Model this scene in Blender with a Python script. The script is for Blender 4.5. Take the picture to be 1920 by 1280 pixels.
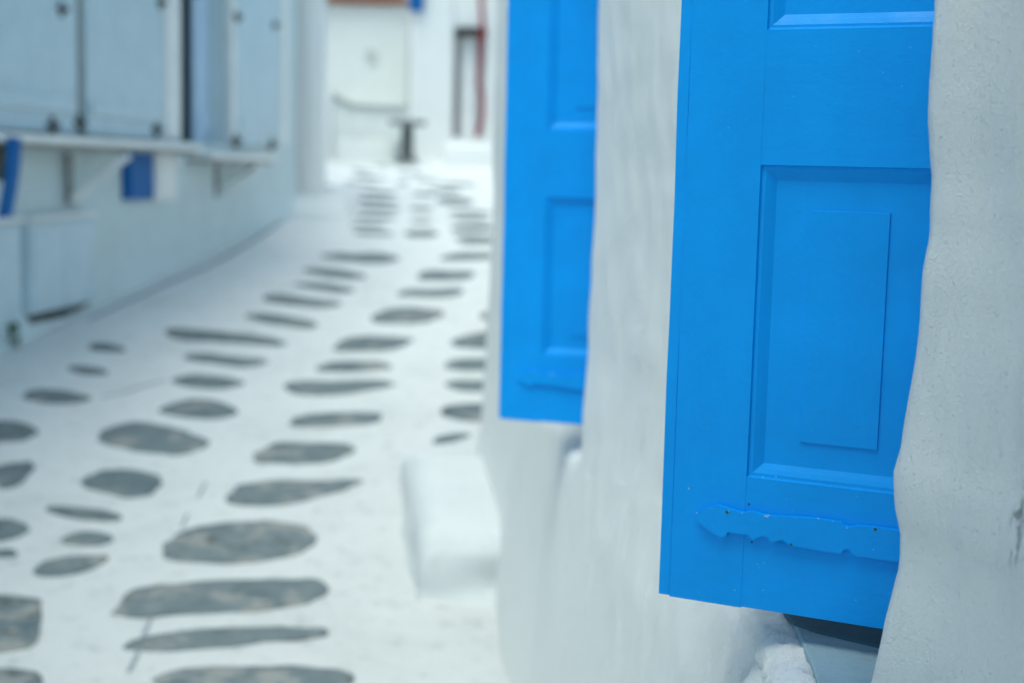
import bpy, bmesh, math, random
from mathutils import Vector, noise, Matrix
random.seed(7)
S = bpy.context.scene
for o in list(bpy.data.objects): bpy.data.objects.remove(o)
C = S.collection

# ------------------------------------------------------------------ camera
EYE = Vector((0, 0, 1.6)); PITCH, ROLL, FPX = 0.1199, 0.0237, 2667.0
fw = Vector((0, math.cos(PITCH), -math.sin(PITCH)))
up0 = Vector((0, math.sin(PITCH), math.cos(PITCH))); rt0 = Vector((1, 0, 0))
rt = rt0*math.cos(ROLL) + up0*math.sin(ROLL); up = up0*math.cos(ROLL) - rt0*math.sin(ROLL)
cam = bpy.data.cameras.new('camera'); co = bpy.data.objects.new('camera', cam); C.objects.link(co)
M = Matrix((rt, up, -fw)).transposed().to_4x4(); M.translation = EYE; co.matrix_world = M
cam.sensor_width = 36; cam.lens = 36*FPX/1920; cam.clip_start = 0.05; cam.clip_end = 2000
cam.dof.use_dof = True; cam.dof.focus_distance = 1.76; cam.dof.aperture_fstop = 2.8; cam.dof.aperture_blades = 0
S.camera = co
# ------------------------------------------------------------------ sky, sun, exposure (bright overcast)
SUN_EL, SUN_AZ = math.radians(68), math.radians(214)
w = bpy.data.worlds.new('World'); S.world = w; w.use_nodes = True
nt = w.node_tree; bg = nt.nodes['Background']; sk = nt.nodes.new('ShaderNodeTexSky')
sk.sky_type = 'NISHITA'; sk.sun_disc = False; sk.sun_elevation = SUN_EL; sk.sun_rotation = SUN_AZ
sk.air_density = 1.0; sk.dust_density = 3.0; sk.ozone_density = 1.0
tint = nt.nodes.new('ShaderNodeMix'); tint.data_type = 'RGBA'; tint.blend_type = 'MULTIPLY'; tint.inputs[0].default_value = 1
tint.inputs[7].default_value = (.775, 1.0, .94, 1); nt.links.new(sk.outputs[0], tint.inputs[6])   # thin bluish overcast
nt.links.new(tint.outputs[2], bg.inputs[0]); bg.inputs[1].default_value = 0.15
sl = bpy.data.lights.new('sun', 'SUN'); sl.energy = 1.0; sl.angle = math.radians(40); sl.color = (1, .97, .92)
so = bpy.data.objects.new('sun', sl); C.objects.link(so)
sd = Vector((math.cos(SUN_EL)*math.sin(SUN_AZ), math.cos(SUN_EL)*math.cos(SUN_AZ), math.sin(SUN_EL)))
so.rotation_euler = sd.to_track_quat('Z', 'Y').to_euler()
S.view_settings.view_transform = 'Standard'; S.view_settings.look = 'None'; S.view_settings.gamma = 1
S.view_settings.exposure = 0.63
S.render.engine = 'CYCLES'; S.cycles.max_bounces = 8; S.cycles.diffuse_bounces = 6

# ------------------------------------------------------------------ helpers
def lerp(t, tab):
    if t <= tab[0][0]: return tab[0][1]
    for (a, va), (b, vb) in zip(tab, tab[1:]):
        if t <= b: return va + (vb-va)*(t-a)/(b-a)
    return tab[-1][1]
def sm(a, b, t):
    t = max(0, min(1, (t-a)/(b-a))); return t*t*(3-2*t)
def ray(px, py): return (fw + rt*((px-960)/FPX) - up*((py-640)/FPX)).normalized()
def at_y(px, py, Y):
    d = ray(px, py); return EYE + d*(Y/d.y)
DROP = [(-12, 1.9), (0, 1.62), (4.1, 1.52), (6.5, 1.29), (8.5, 1.07), (11, .80), (15, .44), (20, 0.0), (26, -.25), (60, -1.0)]
def G(x, y):                              # the lane climbs gently away from the camera
    a = (lerp(y-.5, DROP)+lerp(y, DROP)+lerp(y+.5, DROP))/3
    n = .012*noise.noise(Vector((x*.9, y*.9, 3))) + .004*noise.noise(Vector((x*4, y*4, 7)))
    return EYE.z - a + n
def on_ground(px, py):
    d = ray(px, py); t = 2.0
    lo, hi = 1.0, 60.0; prev = 1.0; tt = 1.0
    while tt < 60:
        p = EYE + d*tt
        if p.z < G(p.x, p.y): hi = tt; lo = prev; break
        prev = tt; tt += .1
    for _ in range(20):
        m = (lo+hi)/2; p = EYE + d*m
        if p.z < G(p.x, p.y): hi = m
        else: lo = m
    return EYE + d*hi
def link(name, me, m=None, parent=None):
    o = bpy.data.objects.new(name, me); C.objects.link(o)
    if m: me.materials.append(m)
    if parent: o.parent = parent
    return o
def obj(name, bm, m, parent=None, smooth=False, recalc=True):
    if recalc: bmesh.ops.recalc_face_normals(bm, faces=bm.faces)
    me = bpy.data.meshes.new(name); bm.to_mesh(me); bm.free()
    if smooth:
        for p in me.polygons: p.use_smooth = True
    return link(name, me, m, parent)
def thing(name, label, cat, loc=(0, 0, 0), rot=(0, 0, 0), group=None):
    o = bpy.data.objects.new(name, None); C.objects.link(o); o.empty_display_size = .1
    o.location = loc; o.rotation_euler = rot; o['label'] = label; o['category'] = cat
    if group: o['group'] = group
    return o
def tag(o, label, cat, group=None):
    o['label'] = label; o['category'] = cat
    if group: o['group'] = group
    return o
def box(bm, x0, x1, y0, y1, z0, z1, bev=0.0, seg=2, jit=0.0, cuts=0):
    b = bmesh.new(); r = bmesh.ops.create_cube(b, size=1)
    for v in b.verts:
        v.co = Vector((x0+(v.co.x+.5)*(x1-x0), y0+(v.co.y+.5)*(y1-y0), z0+(v.co.z+.5)*(z1-z0)))
    if bev: bmesh.ops.bevel(b, geom=list(b.edges), offset=bev, segments=seg, profile=.6, affect='EDGES')
    if cuts:
        L = [e for e in b.edges if abs((e.verts[0].co-e.verts[1].co).z) > .5*(z1-z0)]
        bmesh.ops.subdivide_edges(b, edges=L, cuts=cuts, use_grid_fill=False)
    if jit:
        for v in b.verts:
            n = noise.noise_vector(v.co*9+Vector((x0*31, y0*17, z0*13))); v.co += n*jit
    t = bpy.data.meshes.new('t'); b.to_mesh(t); b.free(); bm.from_mesh(t); bpy.data.meshes.remove(t)
    return bm
def nbox(*a, **k): return box(bmesh.new(), *a, **k)
def cyl(bm, p0, p1, r0, r1=None, n=16, cap=True):
    p0 = Vector(p0); p1 = Vector(p1); r1 = r0 if r1 is None else r1
    q = (p1-p0).to_track_quat('Z', 'Y'); A = []; B = []
    for i in range(n):
        a = 2*math.pi*i/n; d = q @ Vector((math.cos(a), math.sin(a), 0))
        A.append(bm.verts.new(p0+d*r0)); B.append(bm.verts.new(p1+d*r1))
    for i in range(n): bm.faces.new((A[i], A[(i+1) % n], B[(i+1) % n], B[i]))
    if cap: bm.faces.new(A[::-1]); bm.faces.new(B)
    return bm
def tube(bm, pts, r, n=8):
    for a, b in zip(pts, pts[1:]): cyl(bm, a, b, r, r, n)
    return bm
def chaikin(P, k=2):
    for _ in range(k):
        Q = []
        for a, b in zip(P, P[1:]+P[:1]): Q += [a*.75+b*.25, a*.25+b*.75]
        P = Q
    return P

# ------------------------------------------------------------------ materials
def mat(name, rough=.7, spec=.4):
    m = bpy.data.materials.new(name); m.use_nodes = True; n = m.node_tree.nodes
    b = n['Principled BSDF']; b.inputs['Roughness'].default_value = rough
    b.inputs['Specular IOR Level'].default_value = spec
    return m, m.node_tree, b
def nd(nt, t, **k):
    n = nt.nodes.new(t)
    for a, v in k.items():
        if a in n.inputs: n.inputs[a].default_value = v
        else: setattr(n, a, v)
    return n
def coords(nt, kind='Object', scale=(1, 1, 1)):
    if kind == 'World':
        g = nt.nodes.new('ShaderNodeNewGeometry'); out = g.outputs['Position']
    else:
        g = nt.nodes.new('ShaderNodeTexCoord'); out = g.outputs['Object']
    mp = nt.nodes.new('ShaderNodeMapping'); mp.inputs['Scale'].default_value = scale
    nt.links.new(out, mp.inputs[0]); return mp.outputs[0]
def noi(nt, vec, sc, det=4, rough=.55):
    n = nd(nt, 'ShaderNodeTexNoise', Scale=sc, Detail=det, Roughness=rough); nt.links.new(vec, n.inputs['Vector']); return n.outputs[0]
def ramp(nt, fac, stops):
    r = nt.nodes.new('ShaderNodeValToRGB'); e = r.color_ramp.elements
    while len(e) < len(stops): e.new(.5)
    for i, (p, c) in enumerate(stops):
        e[i].position = p; e[i].color = (c, c, c, 1) if isinstance(c, (int, float)) else (*c, 1)
    nt.links.new(fac, r.inputs[0]); return r.outputs[0]
def mixc(nt, f, a, b, mode='MIX'):
    m = nt.nodes.new('ShaderNodeMix'); m.data_type = 'RGBA'; m.blend_type = mode
    for s, v in ((0, f), (6, a), (7, b)):
        if hasattr(v, 'is_linked') or hasattr(v, 'links'): nt.links.new(v, m.inputs[s])
        else: m.inputs[s].default_value = v if isinstance(v, (int, float)) else (*v, 1)
    return m.outputs[2]
def bump(nt, h, dist, strength=1.0, prev=None):
    b = nt.nodes.new('ShaderNodeBump'); b.inputs['Distance'].default_value = dist; b.inputs['Strength'].default_value = strength
    nt.links.new(h, b.inputs['Height'])
    if prev: nt.links.new(prev, b.inputs['Normal'])
    return b.outputs[0]

def plaster(name, col=(.80, .80, .79), dirt=(.55, .56, .54), amt=.35, grain=1.0, kind='World', rough=.75):
    m, t, b = mat(name, rough, .3)
    v = coords(t, kind); vs = coords(t, kind, (1, 1, .35))
    f1 = ramp(t, noi(t, v, 2.2, 6, .62), [(.48, 0), (.78, 1)])
    f2 = ramp(t, noi(t, vs, 14, 5, .65), [(.55, 0), (.80, 1)])
    c = mixc(t, f1, col, [a*(1-amt*.35)+d*amt*.35 for a, d in zip(col, dirt)])
    mm = t.nodes.new('ShaderNodeMath'); mm.operation = 'MULTIPLY'; mm.inputs[1].default_value = amt
    t.links.new(f2, mm.inputs[0]); c = mixc(t, mm.outputs[0], c, dirt)
    t.links.new(c, b.inputs['Base Color'])
    n1 = bump(t, noi(t, v, 480, 3, .7), .0014*grain)
    n2 = bump(t, noi(t, v, 120, 4, .65), .0018*grain, 1, n1)
    n3 = bump(t, noi(t, vs, 22, 2, .4), .005*grain, 1, n2)
    t.links.new(n3, b.inputs['Normal']); return m
def paint(name, col, rough=.38, var=.06, chips=0.0, grain=(60, 60, 3), bumpd=.0006):
    m, t, b = mat(name, rough, .15)
    v = coords(t, 'Object'); g = coords(t, 'Object', grain)
    f = ramp(t, noi(t, v, 7, 5, .6), [(.35, 0), (.7, 1)])
    c = mixc(t, f, [x*(1-var) for x in col], [min(1, x*(1+var)) for x in col])
    if chips:
        s = ramp(t, noi(t, v, 210, 3, .6), [(.74, 0), (.78, 1)])
        mm = t.nodes.new('ShaderNodeMath'); mm.operation = 'MULTIPLY'; mm.inputs[1].default_value = chips
        t.links.new(s, mm.inputs[0]); c = mixc(t, mm.outputs[0], c, (.10, .42, .75))
    t.links.new(c, b.inputs['Base Color'])
    r = ramp(t, noi(t, v, 18, 4, .6), [(.3, rough-.08), (.7, rough+.14)]); t.links.new(r, b.inputs['Roughness'])
    n = bump(t, noi(t, g, 1, 4, .6), bumpd); n = bump(t, noi(t, v, 90, 3, .6), bumpd*.8, 1, n)
    t.links.new(n, b.inputs['Normal']); return m
def flat(name, col, rough=.6, metal=0):
    m, t, b = mat(name, rough); v = coords(t, 'Object')
    c = mixc(t, noi(t, v, 12, 4), [x*.75 for x in col], [min(1, x*1.2) for x in col]); t.links.new(c, b.inputs['Base Color'])
    b.inputs['Metallic'].default_value = metal
    t.links.new(bump(t, noi(t, v, 60, 3), .0008), b.inputs['Normal']); return m
M_wall = plaster('whitewash_plaster'); M_cream = plaster('cream_plaster', (.77, .79, .765), (.52, .52, .46), .5)
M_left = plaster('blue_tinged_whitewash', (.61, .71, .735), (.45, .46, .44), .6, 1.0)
M_lane = plaster('whitewashed_lane', (.82, .83, .83), (.42, .44, .44), .75, 2.0)
M_blue = paint('blue_gloss_paint', (.0, .30, .81), .42, .06, .3, bumpd=.0007)
M_blueh = paint('blue_gloss_paint_cross_grain', (.0, .30, .81), .42, .06, .3, (6, 40, 40), .0006)
M_blueold = paint('blue_wood_paint', (.001, .115, .36), .5)
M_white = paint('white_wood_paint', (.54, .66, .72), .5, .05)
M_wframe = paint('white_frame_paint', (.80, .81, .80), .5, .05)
M_leaf = paint('pale_blue_wood_paint', (.52, .66, .82), .5, .05)
M_iron = flat('dark_iron', (.12, .13, .13), .6, .1)
M_bronze = flat('shade_slab_rib_grey', (.30, .31, .30), .8)
M_rust = flat('green_rust', (.03, .10, .03), .9)
M_hole = flat('dark_hole', (.01, .01, .02), .9)
M_chip = flat('bare_primer', (.42, .62, .70), .7)
M_red = paint('dark_red_paint', (.27, .02, .035), .5)
M_tile = flat('terracotta', (.42, .16, .09), .85)
M_dark = flat('black_paint', (.02, .02, .02), .5)
M_table = flat('grey_stone_top', (.20, .22, .22), .7)
M_green = flat('leaf_green', (.02, .10, .03), .6)
M_olive = flat('olive_wood', (.12, .12, .06), .8)
m, t, b = mat('window_glass', .06, .5); b.inputs['Base Color'].default_value = (.02, .03, .035, 1); M_glass = m
def stone_mat():
    m, t, b = mat('grey_schist', .68, .35); v = coords(t, 'World'); oi = t.nodes.new('ShaderNodeObjectInfo')
    c = mixc(t, oi.outputs['Random'], (.065, .10, .115), (.125, .16, .175))
    f = ramp(t, noi(t, v, 9, 6, .65), [(.35, 0), (.65, 1)]); c = mixc(t, f, c, (.165, .20, .21))
    f = ramp(t, noi(t, v, 5.5, 6, .7), [(.52, 0), (.60, 1)])
    mm = t.nodes.new('ShaderNodeMath'); mm.operation = 'MULTIPLY'; mm.inputs[1].default_value = .8; t.links.new(f, mm.inputs[0])
    c = mixc(t, mm.outputs[0], c, (.30, .295, .28))
    vs = coords(t, 'World', (1, 1.9, 1)); f = ramp(t, noi(t, vs, 7, 5, .7), [(.34, 1), (.41, 0)])
    c = mixc(t, f, c, (.05, .048, .045))
    t.links.new(c, b.inputs['Base Color'])
    n = bump(t, noi(t, v, 60, 4), .004); n = bump(t, noi(t, v, 11, 4), .012, 1, n); t.links.new(n, b.inputs['Normal']); return m
M_stone = stone_mat()

# ------------------------------------------------------------------ ground sheet and whitewashed lane
bm = bmesh.new()
R = 400
bmesh.ops.create_grid(bm, x_segments=8, y_segments=8, size=R)
for v in bm.verts: v.co.z = -.7
g = obj('ground', bm, plaster('dry_earth', (.30, .27, .22), (.18, .16, .12), .6)); g['kind'] = 'structure'
bm = bmesh.new()
def frange(a, b, s):
    r = []; x = a
    while x < b-1e-6: r.append(x); x += s
    return r
xs = frange(-9, -3.4, .5)+frange(-3.4, 1.2, .06)+frange(1.2, 6.1, .5); ys = frange(-6, 2, .4)+frange(2, 13, .07)+frange(13, 24, .15)+frange(24, 40.1, .5)
vv = [[bm.verts.new((x, y, G(x, y))) for x in xs] for y in ys]
for j in range(len(ys)-1):
    for i in range(len(xs)-1): bm.faces.new((vv[j][i], vv[j][i+1], vv[j+1][i+1], vv[j+1][i]))
lane = obj('lane', bm, M_lane, smooth=True); lane['kind'] = 'structure'

# paving stones: outlines laid on the slope, each a slab of its own
def c5(*p): return [(x/2.667, 800+y/2.667) for x, y in p]
def c3(*p): return [(x/2.667, 380+y/2.667) for x, y in p]
def c4(*p): return [(400+x/2.667, 380+y/2.667) for x, y in p]
ST = [
 [(275,1280),(300,1262),(360,1252),(470,1248),(560,1249),(620,1252),(655,1262),(662,1285),(600,1330),(450,1345),(320,1330)],
 c5((600,1105),(680,1060),(850,1030),(1100,1010),(1300,1005),(1500,1000),(1610,1010),(1640,1035),(1600,1058),(1400,1070),(1200,1095),(1050,1112),(800,1122),(650,1122)),
 c5((570,910),(620,840),(720,800),(900,780),(1150,770),(1400,762),(1560,758),(1645,790),(1625,840),(1530,890),(1400,912),(1200,930),(900,942),(650,960),(570,945)),
 c5((805,610),(860,550),(980,500),(1100,478),(1300,472),(1450,476),(1545,496),(1600,545),(1560,605),(1480,640),(1350,664),(1200,684),(1000,684),(850,670),(805,645)),
 c5((1110,368),(1160,320),(1220,282),(1350,268),(1550,270),(1700,268),(1835,268),(1740,312),(1600,348),(1480,384),(1350,400),(1200,394)),
 c5((1240,170),(1300,120),(1370,82),(1500,82),(1650,86),(1745,86),(1780,110),(1730,155),(1650,180),(1500,188),(1350,184)),
 c5((480,45),(520,8),(620,-18),(720,-24),(850,-2),(960,35),(1075,75),(1000,112),(930,139),(850,144),(700,124),(550,98),(485,74)),
 c5((405,275),(450,232),(550,212),(700,219),(825,248),(795,300),(740,350),(650,360),(520,329),(425,308)),
 c5((205,410),(280,396),(400,406),(530,421),(625,452),(560,477),(430,469),(300,444)),
 c5((295,565),(360,536),(450,526),(540,536),(580,560),(530,594),(420,600),(340,594)),
 c5((158,725),(210,680),(300,657),(420,646),(555,650),(495,702),(400,734),(280,755),(185,750)),
 [(-60,800),(0,788),(30,790),(60,799),(76,811),(52,824),(22,830),(-40,830)],
 c5((0,198),(80,182),(155,175),(182,203),(130,264),(80,304),(0,310),(-60,290),(-60,220)),
 c5((0,456),(80,466),(158,510),(100,549),(0,580),(-60,560),(-70,480)),
 c5((0,612),(60,616),(102,640),(40,654),(0,658),(-50,640)),
 c5((0,836),(120,846),(204,862),(212,930),(196,1045),(165,1100),(60,1125),(0,1130),(-100,1110),(-100,850)),
 c5((0,1210),(150,1220),(205,1255),(215,1300),(100,1400),(-100,1400),(-100,1215)),
 c3((440,708),(520,703),(650,736),(580,749),(450,738)),
 c3((320,822),(420,817),(572,852),(460,864),(370,849)),
 c3((95,966),(160,941),(240,936),(340,941),(482,976),(390,1004),(280,1009),(165,994)),
 c3((805,638),(900,625),(1050,644),(1150,650),(1300,664),(1470,706),(1380,720),(1230,706),(1050,692),(870,690)),
 c3((910,764),(1030,755),(1200,776),(1368,790),(1310,815),(1200,825),(1060,801),(930,789)),
 c3((835,884),(930,862),(1080,865),(1252,900),(1170,925),(1060,935),(895,915)),
 c3((785,1042),(880,996),(980,980),(1100,990),(1205,1047),(1130,1081),(1000,1081),(845,1060)),
 c4((230,480),(280,455),(400,465),(520,486),(665,500),(600,526),(480,520),(290,504)),
 c4((145,558),(250,555),(400,574),(555,610),(480,635),(350,616),(190,585)),
 c4((418,333),(550,329),(700,349),(795,372),(680,385),(540,366)),
 c4((370,408),(500,404),(610,411),(725,440),(640,455),(520,439)),
 c4((515,265),(620,251),(700,259),(790,250),(880,259),(945,280),(880,303),(780,306),(680,292),(560,280)),
 c4((770,594),(830,546),(900,530),(1000,525),(1178,544),(1110,584),(1030,605),(900,605)),
 c4((580,740),(640,686),(700,669),(820,669),(1025,676),(955,720),(860,740),(700,746)),
 c4((485,842),(540,805),(650,795),(875,799),(890,832),(700,851)),
 c4((335,912),(420,889),(600,899),(800,884),(945,904),(820,936),(680,956),(500,970),(370,950)),
 c4((365,1115),(400,1075),(520,1054),(700,1050),(850,1054),(828,1104),(700,1115),(500,1126)),
 c4((1005,390),(1050,340),(1150,344),(1312,344),(1300,380),(1150,391)),
 c4((905,467),(960,434),(1100,438),(1254,424),(1240,464),(1120,475),(1000,470)),
 c4((1105,287),(1180,260),(1260,250),(1420,254),(1420,280),(1250,290)),
 c4((1170,702),(1240,665),(1400,644),(1500,665),(1500,715),(1400,730),(1245,730)),
 c4((1145,817),(1200,780),(1400,779),(1500,795),(1480,840),(1350,845),(1195,840)),
 c4((1140,912),(1220,890),(1400,890),(1480,908),(1400,945),(1245,945)),
 c4((1108,1052),(1170,1015),(1300,1004),(1450,1008),(1490,1050),(1400,1096),(1245,1096)),
 c4((1080,1204),(1120,1171),(1200,1159),(1310,1154),(1225,1190),(1150,1206)),
 c4((945,150),(1050,134),(1145,155),(1080,176),(970,170)),
 c4((1215,192),(1280,170),(1420,174),(1420,206),(1250,211)),
 c4((1175,132),(1250,110),(1420,114),(1420,144),(1210,151)),
 c4((1325,568),(1360,545),(1440,548),(1440,584),(1345,586)),
]
ST = [q for q in ST]
def row(x0, x1, y, h=4, s=.0):
    return [(x0, y-s*(x1-x0)/2), ((x0*3+x1)/4, y-h-s*(x1-x0)/4), ((x0+x1*3)/4, y-h+s*(x1-x0)/4), (x1, y+s*(x1-x0)/2), ((x0+x1*3)/4, y+h+s*(x1-x0)/4), ((x0*3+x1)/4, y+h-s*(x1-x0)/4)]
ST += [row(668, 748, 362, 3, .06), row(660, 752, 377, 3.5, .06), row(664, 758, 392, 3.5, .05), row(655, 748, 408, 3.5, .03), row(650, 730, 424, 3, .02),
       row(812, 892, 378, 7, .06), row(800, 870, 358, 3.5, .05), row(834, 930, 400, 3.5, .02), row(640, 715, 345, 2.5, .08), row(740, 770, 345, 2.5, .08), row(655, 700, 322, 2, .1), row(700, 735, 312, 1.6, .1), row(775, 830, 338, 2, .05),
       row(655, 745, 438, 4, .03), row(660, 735, 333, 2, .1), row(820, 900, 346, 2.5, .04), row(838, 925, 412, 3.5, .02), row(845, 925, 447, 3.5, -.02), row(770, 820, 365, 3, .04), row(765, 815, 392, 3.5, .03),
       row(590, 645, 372, 3, .06), row(585, 640, 392, 3, .05), row(600, 650, 352, 2.5, .08), row(740, 800, 327, 2, .05), row(845, 925, 430, 3, .0), row(765, 815, 415, 3, .0)]
def slab(poly):
    P = chaikin([Vector(on_ground(*q)) for q in poly], 2)
    c = sum(P, Vector())/len(P); bm = bmesh.new(); rings = []
    for k, (s, h) in enumerate(((1.0, -.04), (1.0, .001), (.975, .006), (.93, .0085), (.6, .009), (.3, .009))):
        rr = []
        for i, p in enumerate(P):
            q = c+(p-c)*s; d = (p-c).length
            if k: q += Vector((noise.noise(Vector((p.x*14, p.y*14, k*.2))), noise.noise(Vector((p.x*14, p.y*14, 5+k*.2))), 0))*min(.022, d*.10)
            q.z = G(q.x, q.y)+h+(.002*noise.noise(q*25) if k > 1 else 0); rr.append(bm.verts.new(q-c))
        rings.append(rr)
    n = len(P)
    for a, b in zip(rings, rings[1:]):
        for i in range(n): bm.faces.new((a[i], a[(i+1) % n], b[(i+1) % n], b[i]))
    cc = bm.verts.new(Vector((0, 0, G(c.x, c.y)+.009-c.z)))
    for i in range(n): bm.faces.new((rings[-1][i], rings[-1][(i+1) % n], cc))
    o = obj('paving_stone', bm, M_stone, lane, smooth=True); o.location = c; return o
for p in ST: slab(p)
# short open joints in the whitewash
def joint(pts, wd):
    bm = bmesh.new(); Q = [on_ground(*p) for p in pts]; L = []
    for i, q in enumerate(Q):
        d = (Q[min(i+1, len(Q)-1)]-Q[max(i-1, 0)]).normalized(); s = Vector((-d.y, d.x, 0)).normalized()
        ww = wd*(.5+.5*math.sin(math.pi*(i+.5)/len(Q)))
        L.append([bm.verts.new(Vector(((q+s*a*ww).x, (q+s*a*ww).y, G((q+s*a*ww).x, (q+s*a*ww).y)+h))) for a, h in ((-1, -.01), (-.9, .0045), (.9, .0045), (1, -.01))])
    for a, b in zip(L, L[1:]):
        for i in range(3): bm.faces.new((a[i], a[i+1], b[i+1], b[i]))
    obj('joint', bm, M_grout, lane)
M_grout = flat('bare_grey_grout', (.30, .34, .37), .9)
joint([(283, 1158), (277, 1172), (271, 1188), (266, 1196)], .008); joint([(262, 1216), (256, 1230), (249, 1246), (240, 1262)], .008)
joint([(386, 905), (378, 920), (371, 935)], .006); joint([(190, 745), (230, 737), (270, 724), (310, 712)], .008)
joint([(166, 600), (230, 570), (300, 538), (350, 516), (394, 497), (430, 478), (465, 457), (510, 428), (548, 400)], .025)
joint([(352, 965), (345, 980), (340, 990)], .005)

# ------------------------------------------------------------------ the near house on the right: one battered, hand-plastered wall with two recessed windows
def tab(px_list, Y):
    L = []
    for px, py in px_list:
        p = at_y(px, py, Y); L.append((p.z-EYE.z, p.x))
    return sorted(L)
T1 = tab([(1741,-60),(1740,0),(1738,120),(1735,200),(1739,290),(1740,340),(1734,385),(1733,440),(1723,500),(1714,580),(1703,650),(1697,700),(1690,770),(1683,840),(1669,885),(1667,950),(1674,1000),(1673,1060),(1664,1110),(1657,1150),(1648,1210),(1638,1280)], 1.585)
T1 = [(-1.8, .27), (-1.1, .33), (-.78, .355)]+T1+[(1.0, .50), (3, .52)]
T2 = tab([(1124,-60),(1122,0),(1119,160),(1118,280),(1116,340),(1112,450),(1107,560),(1105,640),(1099,720),(1093,800)], 3.40)
T2 = [(-1.8, .075), (-1.4, .105), (-1.0, .14), (-.75, .165)]+T2+[(1.0, .22), (3, .25)]
T3 = tab([(927,0),(923,200),(921,400),(915,560),(904,740),(899,800),(896,900)], 6.05)
T3 = [(-1.6, -.20), (-1.3, -.17)]+[a for a in T3 if a[0] > -1.25]+[(1.5, -.04), (3, .0)]
def F(y, z):
    if y >= 3.40:
        k = (y-3.40)/2.65; X = lerp(z, T2)*(1-k)+lerp(z, T3)*k
        X += .030*math.exp(-((y-3.92)/.13)**2)*sm(-.55, -.8, z)-.018*math.exp(-((y-4.3)/.2)**2)*sm(-.5, -.8, z)
    elif y >= 1.585:
        k = (y-1.585)/1.815; X = lerp(z, T1)*(1-k)+lerp(z, T2)*k
        X -= .035*math.exp(-((y-1.85)/.25)**2)*math.exp(-((z+.66)/.10)**2)          # sill swells outwards
    else:
        X = lerp(z, T1)*sm(-3, 1.585, y)+.47*(1-sm(-3, 1.585, y))+lerp(y, [(-3, .42), (0, .20), (1.2, .085), (1.4, .062), (1.5, .035), (1.56, .010), (1.585, 0)])
    if 1.5 < y < 2.3 and z < -.5:
        k = math.exp(-((y-1.85)/.28)**2)*math.exp(-((z+.675)/.055)**2)
        X += k*(.020*noise.noise(Vector((1, y*14+z*26, z*10)))+.014*noise.noise(Vector((5, y*34+z*40, z*30)))+.008*noise.noise(Vector((5, y*80, z*70))))
    X += .006*noise.noise(Vector((0, y*3.1, z*2.3)))+.0046*noise.noise(Vector((3, y*13, z*8)))+.0026*noise.noise(Vector((8, y*40, z*12)))+.0007*noise.noise(Vector((2, y*75, z*70)))
    return X
WIN = [(1.60, 2.52), (3.43, 4.32)]
cols = []
prof = [(-.05, 0), (-.028, .0015), (-.014, .005), (-.006, .014), (-.001, .03), (.002, .055), (.004, .09), (.007, .13), (.010, .17), (.013, .21), (.016, .25), (.02, .29), (.05, .30)]
cols += [(y, 0) for y in frange(-3, 1.0, .25)+frange(1.0, 1.54, .012)]
cols += [(1.60+a, r) for a, r in prof]+[(y, .30) for y in frange(1.66, 2.44, .015)]+[(2.52-a, r) for a, r in prof[::-1]]
cols += [(y, 0) for y in frange(2.59, 3.36, .018)]
cols += [(3.43+a, r) for a, r in prof]+[(y, .30) for y in frange(3.55, 4.22, .1)]+[(4.32-a, r) for a, r in prof[::-1]]
cols += [(y, 0) for y in frange(4.40, 5.95, .05)]+[(5.98, 0), (6.02, .01), (6.045, .04), (6.05, .10), (6.05, .5), (6.05, 1.5), (6.05, 4.5)]
rows = [(z, 0) for z in frange(-1.75, -.80, .05)+frange(-.80, -.665, .0135)]
rows += [(-.655, 0), (-.645, .006), (-.634, .03), (-.626, .07), (-.620, .13), (-.616, .22), (-.613, .35), (-.611, .5), (-.609, .7), (-.607, .9), (-.605, 1)]
rows += [(z, 1) for z in frange(-.59, .42, .0145)+frange(.44, .74, .05)]
rows += [(.755, 1), (.757, .7), (.760, .4), (.765, .15), (.775, .04), (.79, 0)]+[(z, 0) for z in frange(.83, 1.75, .12)]
def zs(y): return -.085*sm(2.6, 3.3, y)
bm = bmesh.new(); V = []
for z, mm in rows:
    L = []
    for i, (y, r) in enumerate(cols):
        zz = z+zs(y); end = y > 6.0
        edge = .020*noise.noise(Vector((y*6, 4, 1)))*(1-abs(2*mm-1)) if 0 < mm < 1 else 0
        X = F(y, zz)+(r if end else r*mm)
        L.append(bm.verts.new((X, y, zz+edge+EYE.z)))
    V.append(L)
for j in range(len(V)-1):
    for i in range(len(cols)-1): bm.faces.new((V[j][i], V[j][i+1], V[j+1][i+1], V[j+1][i]))
house = thing('house', 'near whitewashed house at right with two blue shuttered windows in thick rounded plaster wall', 'house', (0, 0, 0))
CREV = tuple(at_y(1900, 980, 1.36))
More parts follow.
